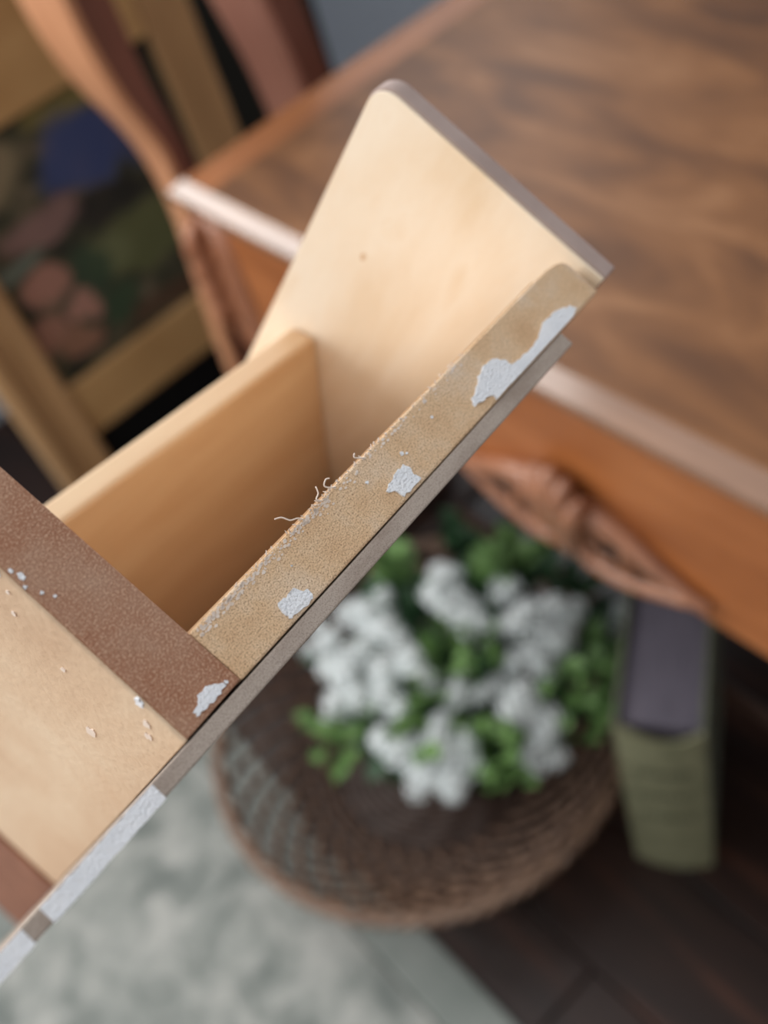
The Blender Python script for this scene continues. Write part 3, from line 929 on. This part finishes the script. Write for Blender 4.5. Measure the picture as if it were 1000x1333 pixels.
def clean(pts, jag, seed, sub=3):
    """densify an outline and fray it a little."""
    r = random.Random(seed)
    out = []
    n = len(pts)
    for i in range(n):
        a, b = pts[i], pts[(i + 1) % n]
        for k in range(sub):
            t = k / sub
            out.append((a[0] + (b[0] - a[0]) * t + r.uniform(-jag, jag), a[1] + (b[1] - a[1]) * t + r.uniform(-jag, jag)))
    return out


def flake(pts, seed, parent, clampv=None, thick=0.00028, jag=0.0002, m=None, w0=0.0):
    P = clean([(a / 1000, b / 1000) for a, b in pts], jag, seed)
    if clampv: P = [(u, max(v, clampv(u) + 0.0002)) for u, v in P]
    bm = bmesh.new()
    a = [L(u, v, w0 + 0.0001) for u, v in P]
    cu = sum(p[0] for p in P) / len(P); cv = sum(p[1] for p in P) / len(P)
    b = [L(u + (cu - u) * 0.02, v + (cv - v) * 0.02, w0 - thick) for u, v in P]
    prism(bm, a, b)
    bmesh.ops.triangulate(bm, faces=[f for f in bm.faces if len(f.verts) > 4])
    return bm_obj('paint_chip', bm, m or m_paint, parent)


FLAKES = {
 'big': [(103.3, -1.3), (102.5, 0.1), (100.1, 1.2), (97.0, 1.6), (94.7, 1.8), (91.1, 0.6), (87.8, 0.3), (84.3, 0.5), (81.8, 0.9), (81.6, 2.5), (80.1, 4.1), (77.4, 4.4), (75.1, 3.9), (73.0, 2.8), (70.4, 2.1), (69.4, 1.0), (71.5, 0.3), (72.9, 0.4), (74.0, -0.2), (74.2, -1.3), (77.8, -1.3), (82.5, -1.4), (87.2, -1.7), (94.2, -1.8), (100.0, -1.9)],
 'mid': [(50.9, 3.2), (49.0, 3.4), (47.0, 2.9), (45.1, 2.5), (46.3, 1.3), (46.7, -0.2), (48.6, -0.5), (51.4, -0.6), (51.0, 1.0), (51.6, 1.9)],
 'low': [(22.1, 3.1), (22.5, 1.9), (23.3, 1.4), (23.3, 0.2), (21.7, -0.2), (20.0, -0.1), (18.1, 0.4), (17.9, 1.2), (18.0, 2.1), (18.1, 3.0), (19.1, 3.3), (20.6, 2.9), (21.3, 2.7)],
 'corner': [(2.8, 2.9), (3.2, 2.2), (4.4, 1.6), (4.2, 1.0), (2.8, 0.8), (1.3, 0.8), (-0.6, 0.9), (-1.6, 1.0), (-1.5, 1.8), (-0.5, 2.2), (0.6, 2.9), (1.8, 3.0)],
}
flake(FLAKES['big'], 1, sideA, sv0, thick=0.0004)
flake(FLAKES['mid'], 2, sideA, sv0)
flake(FLAKES['low'], 3, sideA, sv0)
flake(FLAKES['corner'], 4, endB, None)
# tiny chips
TINY = [(52.5, 4.6, 0.35), (53.2, 4.1, 0.22), (24.5, 5.4, 0.15), (44.0, 5.6, 0.3), (62.0, 5.0, 0.25)]
for i, (u, v, r) in enumerate(TINY):
    flake([(u + r * math.cos(2 * PI * k / 7), v + r * math.sin(2 * PI * k / 7)) for k in range(7)], 20 + i, sideA, None, 0.0002, 0.0001)
TINYB = [(-3.2, 31.0, 0.5), (-3.0, 27.5, 0.25), (-2.2, 26.0, 0.22), (-3.6, 32.5, 0.3), (4.7, 1.3, 0.25), (-3.9, 29.6, 0.22)]
for i, (u, v, r) in enumerate(TINYB):
    flake([(u + r * math.cos(2 * PI * k / 7), v + r * 1.3 * math.sin(2 * PI * k / 7)) for k in range(7)], 40 + i, endB, None, 0.0002, 0.00012)
# chips on the near face (plane u = bu0)
for i, (v, w, r) in enumerate([(33.8, 1.2, 0.7), (31.5, 4.0, 0.4), (8.0, 0.5, 0.8), (5.5, 5.5, 0.8), (4.4, 9.5, 0.7), (12.0, 30.0, 1.2), (30, 10, 0.5), (20, 14, 0.5)]):
    bm = bmesh.new()
    rr = random.Random(60 + i)
    P = []
    for k in range(11):
        a = 2 * PI * k / 11
        q = r * rr.uniform(0.6, 1.2)
        P.append(((v + q * math.cos(a)) / 1000, (w + 1.5 * q * math.sin(a)) / 1000))
    prism(bm, [L(bu0(p[0]) + 0.0001, p[0], p[1]) for p in P], [L(bu0(p[0]) - 0.0002, p[0], p[1]) for p in P])
    bm_obj('paint_chip', bm, m_paint if i in (0, 2) else m_dust, faceB)
# white paint left along the back sheet's front edge
def sheet_chip(ua, ub, fa, fb, seed):
    r = random.Random(seed)
    n = 26
    top, bot = [], []
    for i in range(n + 1):
        u = ua + (ub - ua) * i / n
        a, b = sheet_out(u), sheet_in(u)
        top.append((u + r.uniform(-.0001, .0001), a + (b - a) * min(0.97, fb + r.uniform(-.05, .03))))
        bot.append((u + r.uniform(-.0001, .0001), a + (b - a) * fa + r.uniform(-.00012, .00005)))
    out = bot + top[::-1]
    bm = bmesh.new()
    prism(bm, [L(u, v, 0.0004) for u, v in out], [L(u, v, -0.0001) for u, v in out])
    bmesh.ops.triangulate(bm, faces=[f for f in bm.faces if len(f.verts) > 4])
    bm_obj('paint_chip', bm, m_paint, sheet)


sheet_chip(-0.0316, -0.0122, -0.05, 0.93, 71)
sheet_chip(-0.0600, -0.0346, -0.05, 0.93, 72)
# pale residue of sanded paint along the strip's inner arris
rs = random.Random(17)
bm = bmesh.new()
for i in range(260):
    u = 0.0075 + 0.030 * rs.random() ** 1.3 if rs.random() < 0.75 else rs.uniform(0.03, 0.075)
    v = sv1(u) - 0.0004 - abs(rs.gauss(0, 0.0006))
    q = rs.uniform(0.00008, 0.00028)
    a0 = rs.uniform(0, 6)
    P = [(u + q * 1.6 * math.cos(a0 + 2 * PI * k / 5), v + q * math.sin(a0 + 2 * PI * k / 5)) for k in range(5)]
    prism(bm, [L(x, y, 0.00005) for x, y in P], [L(x, y, -0.00008) for x, y in P])
res = bm_obj('paint_residue', bm, m_dust, sideA, label='pale sanded residue along the inner arris')
res['kind'] = 'stuff'
# torn fibres along the strip's inner edge
rf = random.Random(3)
bm = bmesh.new()
for i in range(120):
    u = rf.uniform(0.008, 0.078)
    if rf.random() < 0.5: u = rf.gauss(0.040, 0.009)
    v = sv1(u) - 0.0003
    ln = rf.uniform(0.0003, 0.0010)
    p = Vector(L(u, v, 0.0003 + rf.uniform(-.0002, .0003)))
    d = Vector((rf.uniform(-1, .6), rf.uniform(.3, 1), rf.uniform(.0, .7))).normalized() * ln
    c = Vector((rf.uniform(-1, 1), rf.uniform(-.3, 1), rf.uniform(-.3, 1))) * ln * 0.5
    tube(bm, [p, p + d * 0.5 + c * 0.4, p + d], [0.00012, 0.0001, 0.00004], 4)
for (u, pts) in ((0.0315, [(0, 0), (-0.0005, 0.0008), (-0.0016, 0.0014), (-0.0022, 0.0026), (-0.0032, 0.0032)]),
                 (0.0395, [(0, 0), (-0.0008, 0.0006), (-0.0012, 0.0014), (-0.0002, 0.0019), (0.0004, 0.0016)]),
                 (0.0360, [(0, 0), (-0.0004, 0.0008), (0.0006, 0.0012), (0.0012, 0.0022)]), (0.0470, [(0, 0), (-0.0006, 0.0005), (-0.0012, 0.0012), (-0.0006, 0.0016)])):
    P = spline([L(u + a, sv1(u) - 0.0004 + b, -0.0003) for a, b in pts], 4)
    tube(bm, P, 0.00013, 5)
fib = bm_obj('torn_fibres', bm, m_dust, sideA, True, label='pale torn fibres along the inner edge')
fib['kind'] = 'stuff'
